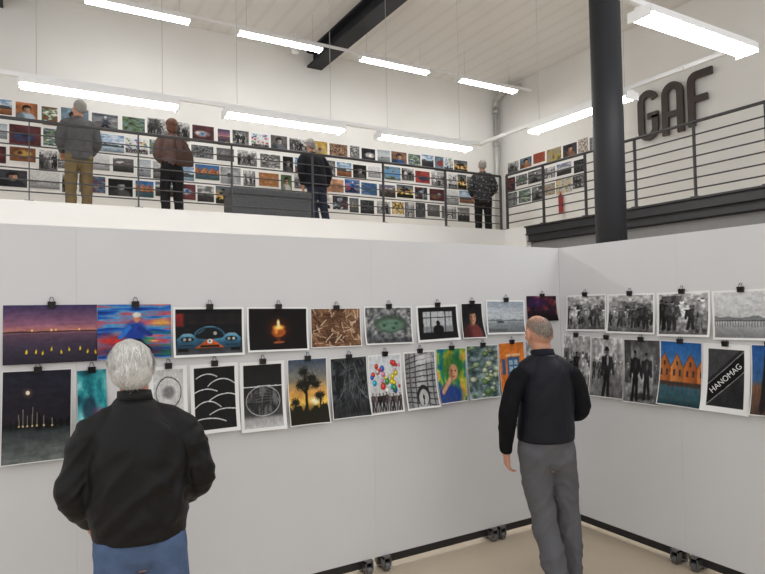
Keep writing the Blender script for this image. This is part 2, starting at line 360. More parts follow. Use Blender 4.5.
def a_car(U,V,s):
    I=ramp(V,[(0,(78,80,84)),(.16,(50,52,56)),(.24,(18,19,22)),(1,(12,12,15))]); I=mix(I,(58,44,40),rect(U,V,0,1,.66,.9,.05)*.5*fbm(U*12,V*3,s))
    I=mix(I,(150,40,36),rect(U,V,.0,.12,.62,.9,.04)*.9)
    B1=(90,158,192); B2=(50,100,130); HL=(156,202,220)
    # very low, full-width nose; bulging wheel arches; shallow cockpit bubble between them
    tp=.36+.11*np.exp(-((U-.17)/.11)**4)+.11*np.exp(-((U-.83)/.11)**4)-.03*np.exp(-((U-.5)/.12)**2)
    body=np.clip((tp-V)/.012,0,1)*rect(U,V,.02,.98,.14,.9,.02)
    col=ramp(np.clip((V-.14)/.33,0,1),[(0,(34,66,88)),(.4,B2),(.75,B1),(1,HL)])
    can=ell(U,V,.5,.36,.25,.26,.04)*(V>.33); I=mix(I,B2,can); I=mix(I,(18,23,30),ell(U,V,.5,.37,.215,.215,.05)); I=mix(I,(90,110,124),seg(U,V,.33,.46,.42,.55,.010)*.8); I=mix(I,(206,202,196),ell(U,V,.58,.46,.028,.04,.4)); I=mix(I,HL,can*(V>.60)*.6)
    bm=body[...,None]; I=I*(1-bm)+col*bm
    st=body*(np.abs(U-.5)<.06+.16*np.clip((.30-V)/.16,0,1)); I=mix(I,(216,98,36),st)
    for x in (.17,.83):
        I=mix(I,(24,28,34),ell(U,V,x,.335,.095,.055,.1)); I=mix(I,(206,208,200),ell(U,V,x-.038,.335,.024,.032,.5)); I=mix(I,(206,208,200),ell(U,V,x+.036,.335,.024,.032,.5))
        I=mix(I,(24,40,52),rect(U,V,x-.09,x+.09,.19,.215,.015)); I=mix(I,(30,32,36),ell(U,V,x,.545,.04,.016,.4))
    I=mix(I,(240,240,236),ell(U,V,.5,.285,.042,.05,.12)); I=mix(I,(30,32,36),rect(U,V,.488,.512,.26,.31,.006)); I=mix(I,(14,15,18),rect(U,V,.36,.64,.155,.20,.02))
    I=mix(I,(8,8,10),rect(U,V,.04,.18,.07,.14,.02)); I=mix(I,(8,8,10),rect(U,V,.82,.96,.07,.14,.02))
    I=mix(I,(50,30,28),seg(U,V,.22,.70,.78,.70,.010)); return I*(.66+.45*fbm(U*5,V*6,s+2,3))[...,None]
def a_candle(U,V,s):
    d=np.hypot((U-.5)*1.4,V-.5); I=ramp(d,[(0,(120,50,14)),(.16,(60,20,8)),(.36,(14,7,5)),(1,(6,5,6))])
    I=mix(I,(166,82,30),ell(U,V,.5,.42,.12,.13,.3)); I=mix(I,(230,150,60),ell(U,V,.46,.45,.03,.07,.8)); I=mix(I,(90,40,16),rect(U,V,.47,.53,.18,.3,.02)); I=mix(I,(150,80,36),ell(U,V,.5,.17,.10,.03,.4))
    I=mix(I,(255,190,80),ell(U,V,.5,.54,.09,.06,.9)); I=mix(I,(255,240,170),ell(U,V,.5,.62,.025,.11,.7)); return I
def a_twigs(U,V,s):
    I=ramp(fbm(U*5,V*5,s),[(.2,(70,46,32)),(.8,(150,112,82))]); r=np.random.RandomState(s)
    for k in range(170):
        x,y=r.rand(2); a=r.rand()*math.pi; l=.03+.09*r.rand(); c=[(180,148,118),(60,36,24),(140,98,68),(205,178,150),(96,60,40)][r.randint(5)]
        I=mix(I,c,seg(U,V,x-l*math.cos(a),y-l*1.3*math.sin(a),x+l*math.cos(a),y+l*1.3*math.sin(a),.005+.007*r.rand()))
    return I
def a_pond(U,V,s):
    n=fbm(U*14,V*10,s); I=ramp(n,[(.2,(50,52,56)),(.5,(112,114,116)),(.75,(172,172,170))]); I=mix(I,(40,42,44),rect(U,V,0,1,0,.14,.08)*.6)
    d=ell(U+.1*(fbm(U*4,V*4,s+3)-.5),V+.16*(fbm(U*4+4,V*4,s+7)-.5),.54,.52,.34,.24,.12)
    I=mix(I,(70,84,74),d); I=mix(I,(104,140,116),ell(U,V,.54,.50,.27,.17,.4)*(.5+.5*fbm(U*9,V*14,s+2))); 
    for x,y in ((.4,.5),(.6,.42),(.66,.56)): I=mix(I,(40,50,46),ell(U,V,x,y,.04,.04,.5)*.7)
    return I
def a_window(U,V,s):
    I=solid(U,(18,18,20)); I=mix(I,(196,198,200),rect(U,V,.12,.88,.22,.86,.02)); I=mix(I,(160,164,168),rect(U,V,.12,.88,.22,.86,.02)*fbm(U*5,V*5,s)*.6)
    for x in (.31,.69): I=mix(I,(30,30,32),rect(U,V,x-.014,x+.014,.2,.9,.01))
    for x in (.2,.5,.8): I=mix(I,(90,90,92),rect(U,V,x-.005,x+.005,.2,.9,.01)*.8)
    I=mix(I,(36,36,38),rect(U,V,.1,.9,.66,.69,.01)); I=mix(I,(110,114,120),rect(U,V,.12,.88,.22,.40,.05)*.7)
    I=mix(I,(10,10,12),ell(U,V,.5,.50,.05,.08,.2)); return mix(I,(10,10,12),ell(U,V,.5,.28,.14,.17,.2))
def a_port(U,V,s,bw=False,bg=(20,20,22),skin=(190,140,110),cl=(150,40,40)):
    I=solid(U,bg)*(.5+1.0*fbm(U*3,V*3,s))[...,None]; I=mix(I,cl,ell(U,V,.48,.10,.42,.32,.2)); I=mix(I,tuple(v*.5 for v in cl),ell(U,V,.2,.1,.2,.3,.8)*.8)
    I=mix(I,(28,20,18),ell(U,V,.5,.65,.21,.22,.25)); I=mix(I,tuple(v*.75 for v in skin),rect(U,V,.43,.59,.36,.5,.06)); I=mix(I,skin,ell(U,V,.53,.58,.145,.19,.25)); I=mix(I,tuple(v*.6 for v in skin),ell(U,V,.43,.56,.07,.16,.8)*.8)
    for x in (.48,.60): I=mix(I,(30,22,20),ell(U,V,x,.61,.026,.014,.6))
    I=mix(I,(130,60,56),ell(U,V,.54,.485,.04,.012,.6)); return mix(I,(28,20,18),ell(U,V,.5,.76,.17,.07,.4))
def a_land(U,V,s,sky=(190,205,215),sky2=(140,165,190),gr=(110,104,92)):
    h=.3+.2*((s*7)%5)/5
    I=ramp(V,[(0,tuple(v*.7 for v in gr)),(h-.02,tuple(v*1.15 for v in gr)),(h+.02,sky),(1,sky2)])
    I=I*(.75+.5*fbm(U*6,V*14,s))[...,None]; n=fbm(U*(3+s%7),V*0,s+4); I=mix(I,(46,50,50),(V<h+.3*n-.02)*(V>h-.05)*.85)
    cl=fbm(U*3,V*7,s+12); return mix(I,(240,240,240),np.clip((cl-.52)*4,0,.7)*(V>h+.2))
def a_mist(U,V,s):
    I=ramp(V,[(0,(104,110,112)),(.30,(140,146,150)),(.38,(178,184,188)),(.6,(190,196,202)),(1,(152,164,176))])*(.9+.2*fbm(U*3,V*18,s))[...,None]
    I=mix(I,(96,104,110),(V>.36)*(V<.37+.10*fbm(U*4,V*0,s+3))*.8); I=mix(I,(60,64,68),ell(U,V,.34,.34,.10,.03,.5)); I=mix(I,(60,64,68),seg(U,V,.34,.34,.36,.52,.006)); return mix(I,(70,74,78),rect(U,V,0,.5,.05,.12,.06)*.6)
def a_stage(U,V,s):
    I=ramp(fbm(U*5,V*4,s),[(.2,(20,10,22)),(.5,(60,26,46)),(.7,(140,60,60)),(.85,(200,160,170))]); I=mix(I,(14,8,14),(V<.25)*.9)
    for k in range(6): I=fig(I,U,V,.12+.15*k,.08,.4,(30,16,26),.4)
    return mix(I,(60,36,100),ell(U,V,.3,.75,.3,.2,.9)*.5)
def a_moon(U,V,s):
    I=ramp(V,[(0,(112,118,114)),(.12,(92,98,96)),(.33,(52,58,60)),(.40,(14,15,17)),(.44,(30,26,34)),(1,(32,31,46))]); I=I*(.75+.5*fbm(U*5,V*26,s))[...,None]
    r=np.random.RandomState(3)
    for k in range(22):
        x=r.rand(); h_=.03+.08*r.rand()*(1.3 if k<6 else .7); I=mix(I,(12,13,14),ell(U,V,x,.38+h_*.5,.018+.03*r.rand(),h_*.8,.4))
    for x,t in ((.24,.52),(.30,.58),(.36,.50),(.43,.60),(.50,.54),(.60,.50),(.72,.47)): I=mix(I,(176,168,156),seg(U,V,x,.39,x,t,.004)*.8); I=mix(I,(230,200,150),ell(U,V,x,.39,.014,.010,.9))
    I=mix(I,(96,76,70),ell(U,V,.36,.76,.06,.045,1)*.7); return mix(I,(255,232,205),ell(U,V,.36,.76,.028,.022,.3))
def a_teal(U,V,s):
    I=ramp(fbm(U*3,V*4,s),[(.2,(16,70,84)),(.5,(36,140,150)),(.8,(130,205,205))]); I=mix(I,(20,40,60),ell(U,V,.4,.35,.25,.2,.5)*.8); return mix(I,(140,60,100),ell(U,V,.7,.25,.2,.1,.9)*.6)
def a_arcs(U,V,s):
    I=solid(U,(24,24,25))*(.6+.7*fbm(U*5,V*3,s))[...,None]
    for k,(x,y,w_,h_) in enumerate(((.30,.84,.26,.06),(.66,.70,.34,.10),(.26,.60,.30,.06),(.74,.46,.40,.09),(.30,.34,.34,.12),(.74,.24,.40,.07),(.25,.10,.5,.09))):
        d=np.abs((V-y)-h_*(1-((U-x)/w_)**2)-.03*(U-.5)); I=mix(I,(232,232,232),np.clip((.008-d)/.006+.5,0,1)*(np.abs(U-x)<w_))
    return I
def a_net(U,V,s):
    I=ramp(V,[(0,(196,196,196)),(.14,(160,160,160)),(.20,(66,66,66)),(.62,(34,34,34)),(1,(26,26,26))])
    I=mix(I,(210,210,210),(np.abs(V-.655)<.008)*1.0); e=ell(U,V,.5,.42,.43,.23,.03)
    I=mix(I,(200,200,200),ell(U,V,.5,.42,.445,.242,.03)); I=mix(I,(44,44,45),e)
    n=fbm(U*26,V*7,s+4,3); I=mix(I,(120,120,120),e*np.clip((n-.45)*4,0,.8))
    for k in range(5): I=mix(I,(130,130,130),e*(np.abs((V-.42)-(.19-.05*k)*(1-((U-.5)/.43)**2))<.004)*.6)
    return I
def a_oval(U,V,s):
    I=solid(U,(214,214,212))*(.85+.2*fbm(U*4,V*4,s))[...,None]; d=np.abs(np.hypot((U-.5)/.42,(V-.55)/.30)-1); I=mix(I,(50,50,50),(.05-d)/.03); return mix(I,(90,90,90),ell(U,V,.5,.55,.2,.12,.6)*.7)
def a_palm(U,V,s):
    I=ramp(V,[(0,(28,24,12)),(.2,(84,64,24)),(.33,(246,200,90)),(.48,(214,156,80)),(.7,(128,124,112)),(1,(66,80,100))]); I=mix(I,(255,245,200),ell(U,V,.66,.34,.10,.05,.9))
    I=I*(.85+.3*fbm(U*3,V*9,s))[...,None]
    I=mix(I,(30,28,12),(V<.14+.22*fbm(U*14,V*0,s))*1.0)
    D=(28,28,18)
    def yucca(I,x,y,rr,tw):
        I=mix(I,D,seg(U,V,x+.01,0,x,y,tw)); r=np.random.RandomState(int(x*100))
        for k in range(26):
            a=2*math.pi*k/26+.1*r.rand(); l=rr*(.8+.5*r.rand()); I=mix(I,D,seg(U,V,x,y,x+l*math.cos(a),y+l*.66*math.sin(a),.0065))
        return mix(I,D,ell(U,V,x,y,rr*.30,rr*.20,.4))
    I=yucca(I,.44,.62,.16,.035)
    for (x0,y0,x1,y1) in ((.44,.45,.30,.60),(.45,.50,.60,.70),(.44,.58,.40,.80),(.55,.62,.70,.60)): I=mix(I,D,seg(U,V,x0,y0,x1,y1,.022)); I=yucca(I,x1,y1,.12,0)
    I=yucca(I,.80,.42,.12,.02); I=yucca(I,.16,.34,.12,.02); return I
def a_thick(U,V,s):
    I=ramp(fbm(U*5,V*9,s),[(.3,(22,24,27)),(.75,(74,78,82))]); r=np.random.RandomState(s)
    for k in range(90):
        x,y=r.rand(2); a=1.57+r.randn()*.6; l=.04+.18*r.rand(); v=r.randint(14,130); I=mix(I,(v,v+2,v+4),seg(U,V,x-l*math.cos(a),y-l*math.sin(a),x+l*math.cos(a),y+l*math.sin(a),.005+.004*r.rand())*.8)
    return mix(I,(20,20,22),rect(U,V,0,1,0,.2,.2)*.6)
def a_ball(U,V,s):
    I=ramp(V,[(0,(150,150,150)),(.25,(200,200,198)),(1,(214,220,226))]); r=np.random.RandomState(s+2)
    for k in range(30):
        c=np.array([(40,90,190),(226,190,50),(204,60,50),(60,140,84),(226,130,160),(244,244,240),(40,160,200)][r.randint(7)],float); x,y=r.rand(),.30+.62*r.rand(); q=.03+.035*r.rand()
        I=mix(I,(120,120,120),seg(U,V,x,y,x+.02,y-.12,.004)*.5); I=mix(I,c*.8,ell(U,V,x,y,q*1.3,q,.25)); I=mix(I,np.minimum(c*1.2+20,255),ell(U,V,x-.01,y+.01,q*.6,q*.45,.7))
    for k in range(9): v=r.randint(30,120); I=fig(I,U,V,.06+.11*k,.0+.04*r.rand(),.32,(v,v*.9,v*.9),.5)
    return I
def a_arch(U,V,s):
    I=ramp(U,[(0,(120,120,122)),(.5,(186,186,188)),(1,(140,140,142))])
    for k in range(10): I=mix(I,(50,50,52),(np.abs(V-(.06+.10*k)-(U-.5)*.12*(k-4)/4)<.012)*.9)
    for x in (.14,.32,.72,.9): I=mix(I,(66,66,68),rect(U,V,x-.02,x+.02,0,1,.01)*.8)
    I=mix(I,(40,40,42),ell(U,V,.54,.20,.22,.20,.05)); I=mix(I,(186,186,186),ell(U,V,.54,.16,.16,.16,.1)); I=fig(I,U,V,.54,.04,.2,(30,30,30),.4); return mix(I,(236,236,236),rect(U,V,.4,.95,.8,.98,.1)*.6)
def a_green(U,V,s):
    I=ramp(fbm(U*7,V*6,s),[(.2,(24,90,150)),(.45,(66,150,80)),(.6,(190,190,64)),(.8,(226,150,70))])
    I=mix(I,(44,100,44),ell(U,V,.55,.66,.36,.26,.5)*(.5+.6*fbm(U*16,V*16,s+2))); I=mix(I,(208,156,120),ell(U,V,.55,.55,.16,.15,.3)); I=mix(I,(150,100,76),ell(U,V,.47,.53,.06,.12,.8)*.8)
    for x in (.5,.62): I=mix(I,(40,30,26),ell(U,V,x,.58,.03,.012,.6))
    I=mix(I,(160,60,60),ell(U,V,.56,.47,.045,.013,.6)); I=mix(I,(36,60,140),ell(U,V,.35,.12,.5,.22,.5)*.9); I=mix(I,(208,156,120),seg(U,V,.15,.2,.42,.42,.05)); return I
def a_lily(U,V,s):
    I=ramp(fbm(U*6,V*12,s),[(.2,(40,56,60)),(.5,(90,110,110)),(.8,(170,190,196))]); r=np.random.RandomState(s)
    for k in range(34):
        x,y=r.rand(2); q=.05+.06*r.rand(); c=[(96,126,80),(130,150,112),(110,116,100),(170,176,150)][r.randint(4)]; I=mix(I,tuple(v*.45 for v in c),ell(U,V,x+.01,y-.016,q,q*.5,.15)); I=mix(I,c,ell(U,V,x,y,q,q*.5,.15)); I=mix(I,tuple(min(255,v*1.3) for v in c),ell(U,V,x-.01,y+.006,q*.5,q*.2,.7))
    return I
def a_door(U,V,s):
    I=solid(U,(214,120,50))*(.8+.4*fbm(U*9,V*9,s))[...,None]; I=mix(I,(60,92,134),rect(U,V,.3,.78,.1,.72,.02)); 
    for x in (.36,.56):
        for y in (.45,.57): I=mix(I,(160,190,204),rect(U,V,x,x+.15,y,y+.09,.02))
    I=mix(I,(230,190,140),(np.abs(V-.76)<.02)*(U>.25)*(U<.83)); I=mix(I,(60,92,134),rect(U,V,.08,.22,.4,.7,.02)); return mix(I,(110,60,40),rect(U,V,0,1,0,.08,.02))
def a_crowd(U,V,s,lo=(24,24,25),hi=(205,205,204),n=8,h=.6):
    I=ramp(V,[(0,(96,96,96)),(.4,(150,150,150)),(1,hi)])*(.65+.6*fbm(U*7,V*7,s))[...,None]; r=np.random.RandomState(s)
    for k in range(5):
        x=r.rand(); w_=.06+.12*r.rand(); v=r.randint(50,190); I=mix(I,(v,v,v),rect(U,V,x-w_,x+w_,.35,.6+.4*r.rand(),.02)*.7)
        I=mix(I,(v*.5,v*.5,v*.5),rect(U,V,x-w_*.5,x+w_*.3,.5,.7,.02)*.7)
    for k in range(n+5):
        v=r.randint(70,150); I=fig(I,U,V,r.rand(),.3+.05*r.rand(),h*.45,(v,v,v),.42)
    for k in r.permutation(n):
        v=r.randint(16,90) if r.rand()<.65 else r.randint(130,220); I=fig(I,U,V,(k+.5)/n+.09*(r.rand()-.5),.02+.18*r.rand(),h*(.7+.45*r.rand()),(v,v,v),.46)
    return I*(.55+.85*fbm(U*16,V*16,s+31,3))[...,None]
def a_walk(U,V,s):
    I=ramp(V,[(0,(110,110,110)),(.25,(150,150,150)),(.5,(196,196,196)),(1,(80,80,82))])*(.7+.5*fbm(U*6,V*6,s))[...,None]
    I=mix(I,(60,60,62),rect(U,V,0,.2,.3,1,.03)*.8); I=mix(I,(90,90,92),rect(U,V,.82,1,.3,1,.03)*.8); I=mix(I,(30,30,30),ell(U,V,.5,.10,.36,.05,.6)*.7)
    for k in range(4): I=fig(I,U,V,.1+.27*k,.34,.3,(96,96,98),.42)
    I=fig(I,U,V,.32,.04,.80,(30,30,32),.40); I=fig(I,U,V,.64,.08,.72,(44,44,46),.46); return I*(.6+.75*fbm(U*14,V*14,s+31,3))[...,None]
def a_hat(U,V,s):
    I=ramp(V,[(0,(100,100,100)),(.5,(160,160,160)),(1,(206,206,206))])*(.65+.65*fbm(U*9,V*9,s))[...,None]
    for k in range(6): v=60+20*k; I=fig(I,U,V,.08+.17*k,.3,.34,(v,v,v),.45)
    I=fig(I,U,V,.5,.0,.84,(40,40,42),.46); I=mix(I,(28,28,30),ell(U,V,.5,.80,.09,.016,.3)); I=mix(I,(28,28,30),ell(U,V,.5,.825,.06,.03,.3)); I=mix(I,(190,190,190),ell(U,V,.52,.62,.03,.09,.5)); return I*(.6+.75*fbm(U*14,V*14,s+31,3))[...,None]
def a_pier(U,V,s):
    I=ramp(V,[(0,(120,122,124)),(.3,(165,167,168)),(.36,(190,192,193)),(1,(214,215,216))])*(.95+.1*fbm(U*3,V*14,s))[...,None]
    I=mix(I,(70,72,74),rect(U,V,0,1,.36,.38,.01)); I=mix(I,(120,122,124),(V>.38)*(V<.40+.09*fbm(U*8,V*0,s)))
    for x in np.linspace(0,1,22): I=mix(I,(40,40,42),rect(U,V,x-.004,x+.004,.24,.38,.006))
    return I
def a_houses(U,V,s):
    I=ramp(V,[(0,(30,56,66)),(.12,(40,84,96)),(.3,(50,92,110)),(.5,(80,130,180)),(1,(40,98,168))]); I=I*(.85+.3*fbm(U*4,V*10,s))[...,None]
    for k,x in enumerate((.10,.42,.74,1.06)):
        c=np.array(((206,120,62),(218,136,74),(200,112,58),(206,124,70))[k],float); tp=.60+.22*np.clip(1-np.abs(U-x)/.16,0,1)
        m=((np.abs(U-x)<.16)&(V>.36)&(V<tp))*1.0; I=mix(I,c,m); I=I*(1-(m*(.30*(U-x+.16)/.32)))[...,None]; I=mix(I,(90,62,50),((np.abs(V-tp)<.013)&(np.abs(U-x)<.165))*1.0)
        for dx in (-.07,.07):
            I=mix(I,(58,52,56),rect(U,V,x+dx-.025,x+dx+.025,.46,.56,.01))
        I=mix(I,(58,52,56),rect(U,V,x-.022,x+.022,.62,.69,.01))
    I=mix(I,(70,56,50),rect(U,V,0,1,.30,.37,.01)); 
    for x in np.linspace(.05,.95,9): I=mix(I,(110,84,64),rect(U,V,x-.008,x+.008,.18,.32,.006))
    return mix(I,(120,84,60),rect(U,V,0,1,.06,.16,.08)*.35*fbm(U*12,V*5,s))
def a_neon(U,V,s):
    I=solid(U,(40,40,42))*(.7+.6*fbm(U*4,V*4,s))[...,None]; T=(V-.5)-(U-.5)*.62
    I=mix(I,(90,90,92),(T>.26)*.5); I=mix(I,(12,12,13),(np.abs(T)<.17)*1.0); return mix(I,(130,130,132),(np.abs(np.abs(T)-.175)<.010)*1.0)
def a_street(U,V,s):
    I=ramp(V,[(0,(70,54,44)),(.4,(110,80,60)),(.5,(60,100,150)),(1,(40,90,160))])*(.8+.4*fbm(U*5,V*5,s))[...,None]; return mix(I,(30,26,26),seg(U,V,.3,.1,.45,.9,.08))
def make_print_mesh(name,w,h,fn,seed,border,nx,ny,curl=.012,white=(240,240,239),warpa=.012,tex=.26,gain=1.0):
    u=np.linspace(0,1,nx); v=np.linspace(0,1,ny); U,V=np.meshgrid(u,v)
    bu,bv=border/w,border/h
    uu=(U-bu)/(1-2*bu); vv=(V-bv)/(1-2*bv)
    wx=uu+warpa*2*(fbm(uu*7+1,vv*7,seed+60,3)-.5); wy=vv+warpa*2*(fbm(uu*7+5,vv*7+9,seed+61,3)-.5)
    I=fn(np.clip(wx,0,1),np.clip(wy,0,1),seed)*gain
    I=I*(1-tex/2+tex*fbm(uu*20,vv*20,seed+70,3))[...,None]
    I=np.clip(I,0,255)
    out=(uu<0)|(uu>1)|(vv<0)|(vv>1)
    if border>0: I[out]=white
    L=I/255.; L=np.where(L<=.04045,L/12.92,((L+.055)/1.055)**2.4)
    c=np.ones((ny*nx,4)); c[:,:3]=L.reshape(-1,3)
    rr=np.random.RandomState(seed*7+int(w*1000)); cl,cr_=rr.rand(2)
    dn=(1-V)
    off=.0015+curl*dn**2*(.5+.6*cl*(1-U)+.6*cr_*U)+curl*.9*dn**3*(cl*(1-U)**3+cr_*U**3)+.004*np.sin(U*math.pi)*dn
    co=np.stack([(U-.5)*w,-off,(V-1)*h],-1).reshape(-1,3)
    me=bpy.data.meshes.new(name)
    idx=np.arange(nx*ny).reshape(ny,nx)
    q=np.stack([idx[:-1,:-1],idx[:-1,1:],idx[1:,1:],idx[1:,:-1]],-1).reshape(-1,4)
    me.from_pydata(co.tolist(),[],q.tolist()); 
    at=me.color_attributes.new('paint','FLOAT_COLOR','POINT'); at.data.foreach_set('color',c.reshape(-1).astype(np.float32))
    me.polygons.foreach_set('use_smooth',[True]*len(me.polygons)); me.materials.append(M['print']); me.update()
    return me
m=bpy.data.materials.new('photo_paper_print'); m.use_nodes=True; nt=m.node_tree; b=nt.nodes['Principled BSDF']; a=nt.nodes.new('ShaderNodeVertexColor'); a.layer_name='paint'
nt.links.new(a.outputs['Color'],b.inputs['Base Color']); b.inputs['Roughness'].default_value=.5; b.inputs['Specular IOR Level'].default_value=.2; M['print']=m
g=Geo(); g.prism([(-.012,-.022),(.0,-.022),(.006,.012),(-.018,.012)],lambda u,v,d:Vector((d,u-.004,v)),-.019,.019)
for sx in (-.012,.012): g.cyl((sx,-.014,.008),(sx*.5,-.006,.034),.0014,6)
g.cyl((-.006,-.006,.034),(.006,-.006,.034),.0014,6)
clipme=to_mesh(g,'binder_clip',M['black'])
tilt=random.Random(5)
def hang(wall,x0,x1,yt,yb,fn,seed,border,label,clip=True,grp='large prints on the exhibition panels'):
    xm=(x0+x1)/2; ym=(yt+yb)/2
    if wall=='L':
        a=on_y(x0,ym,DL).x; b_=on_y(x1,ym,DL).x; zt=on_y(xm,yt,DL).z; zb_=on_y(xm,yb,DL).z; w=b_-a
        loc=Vector(((a+b_)/2,DL-.001,zt)); rz=0
    else:
        a=on_x(x0,ym,CX).y; b_=on_x(x1,ym,CX).y; zt=on_x(xm,yt,CX).z; zb_=on_x(xm,yb,CX).z; w=a-b_
        loc=Vector((CX-.001,(a+b_)/2,zt)); rz=-math.pi/2
    h=zt-zb_
    nx=max(60,int((x1-x0)*2.1)); ny=max(60,int((yb-yt)*2.1))
    me=make_print_mesh('photo_print',w,h,fn,seed,border,nx,ny,curl=.034 if h>w else .018,warpa=.012 if fn not in (a_neon,a_arcs,a_net,a_car) else .004)
    o=bpy.data.objects.new('photo_print',me); link(o); o.location=loc; o.rotation_euler=(0,math.radians(tilt.uniform(-1.1,1.1)),rz)
    tag(o,label,'photo print',grp)
    if clip:
        c=bpy.data.objects.new('binder_clip',clipme); link(c); c.location=loc+Vector((0,0,.006)); c.rotation_euler=(0,0,rz)
        tag(c,'black binder clip holding a print on the panel','binder clip','black binder clips')
    return o,w,h
L=[(3,97,305,363,a_dusk,3,0,'unframed landscape print of dusk shore with yellow figures'),
(97.5,171,304.5,358.5,a_blur,8,0,'unframed print of a blurred colourful figure in blue and red'),
(173,244,307,356,a_car,1,.012,'white-bordered print of a pale blue racing car on black'),
(247,308,307,351,a_candle,1,.012,'white-bordered print of a glowing candle on black'),
(310.5,360.5,308,347,a_twigs,5,.006,'print of tangled brown twigs'),
(364,412,306.5,344,a_pond,6,.008,'print of a green pond among grey stones'),
(416,457.5,305,341,a_window,7,.016,'white-bordered monochrome print of a figure before windows'),
(461,482,303,338,lambda U,V,s:a_port(U,V,s,cl=(110,50,50)),4,.006,'small dark portrait print of a seated woman'),
(486,524.5,300,334,a_mist,9,.014,'white-bordered print of a misty grey seascape'),
(526.5,556,296,321,a_stage,10,0,'dark print of a purple and red stage'),
(2,72,370,461,a_moon,2,.004,'portrait print of moon over masts and snowy ground'),
(77,106,370,428,a_teal,4,.0,'teal and turquoise abstract portrait print'),
(149,187,366,424,a_oval,4,.022,'white-bordered pale monochrome print with an oval ring'),
(190,238,363.5,432,a_arcs,4,.022,'white-bordered monochrome print of pale arcs on black'),
(240,284.5,361.5,430,a_net,4,.020,'white-bordered monochrome print of a dark oval mound'),
(287.5,327,358.5,423.5,a_palm,4,.004,'print of yucca silhouettes against a golden sky'),
(330,367,357,417,a_thick,4,.004,'dark grey print of a thicket'),
(368,401,354,413,a_ball,4,.010,'white-bordered print of colourful balloons over a crowd'),
(403.5,435.5,351,408,a_arch,4,.012,'white-bordered monochrome architecture print'),
(436.5,466,348,402,a_green,4,.004,'colourful portrait print in green, yellow and blue'),
(467,498,345,398,a_lily,4,.004,'print of green lily pads on water'),
(499,524,342,395,a_door,4,.004,'print of an orange facade with blue door'),
(526,550,339,390,a_crowd,4,.004,'monochrome portrait print half hidden by the viewer'),
]
for x0,x1,yt,yb,fn,sd,bd,lb in L: hang('L',x0,x1,yt,yb,fn,sd,bd,lb)
Rr=[(567,606.5,294.5,331,lambda U,V,s:a_crowd(U,V,s,n=7),21,.012,'white-bordered monochrome print of a group of people'),
(608,655.5,293.5,333.5,lambda U,V,s:a_crowd(U,V,s,n=10,h=.5),22,.014,'white-bordered monochrome print of a street crowd'),
(657.5,711,291.5,336.5,lambda U,V,s:a_crowd(U,V,s,n=8,h=.7),27,.016,'white-bordered monochrome print of people in dark coats'),
(712.5,775,289.5,340,a_pier,24,.014,'white-bordered pale grey print of a pier by the sea'),
(564,592,335,391,lambda U,V,s:a_crowd(U,V,s,n=5,h=.6),25,.006,'monochrome print of a busy street'),
(592.5,624,337.5,397,a_hat,26,.004,'monochrome print of a man wearing a hat'),
(625,661,339.5,403,a_walk,27,.004,'monochrome print of two dark walking figures'),
(661.5,703.5,341.5,406,a_houses,28,.004,'print of orange gabled houses under blue sky'),
(704.5,751.5,344,412.5,a_neon,29,.036,'wide-bordered monochrome print of a slanted illuminated sign'),
(752.5,790,345,416,a_street,30,.004,'print in blue and brown of a street'),
]
for x0,x1,yt,yb,fn,sd,bd,lb in Rr:
    o,w,h=hang('R',x0,x1,yt,yb,fn,sd,bd,lb)
    if fn is a_neon:
        cu=bpy.data.curves.new('t','FONT'); cu.body='HANOMAG'; cu.align_x='CENTER'; cu.align_y='CENTER'; cu.size=.046; cu.offset=0
        to=bpy.data.objects.new('t',cu); COL.objects.link(to); bpy.context.view_layer.update()
        me=bpy.data.meshes.new_from_object(to.evaluated_get(bpy.context.evaluated_depsgraph_get())); bpy.data.objects.remove(to)
        X=[v.co.x for v in me.vertices]; wd=max(X)-min(X); cxm=(max(X)+min(X))/2; YY=[v.co.y for v in me.vertices]; cym=(max(YY)+min(YY))/2
        ang=math.atan2(.62*(h-.072),w-.072); want=(w-.085)/math.cos(ang)*.84
        ofs=np.array([v.co for v in o.data.vertices])
        for v in me.vertices:
            v.co.x=(v.co.x-cxm)*want/wd; v.co.y=(v.co.y-cym)*1.1
            px=v.co.x*math.cos(ang)-v.co.y*math.sin(ang); pz=v.co.x*math.sin(ang)+v.co.y*math.cos(ang)-h/2
            k=np.argmin((ofs[:,0]-px)**2+(ofs[:,2]-pz)**2); v.co=Vector((px,ofs[k,1]-.0015,pz))
        me.materials.clear(); me.materials.append(mat('neon_white_print',(232,232,232),.5))
        lo=bpy.data.objects.new('printed_lettering',me); link(lo,o); lo['label']='white printed letters on dark'
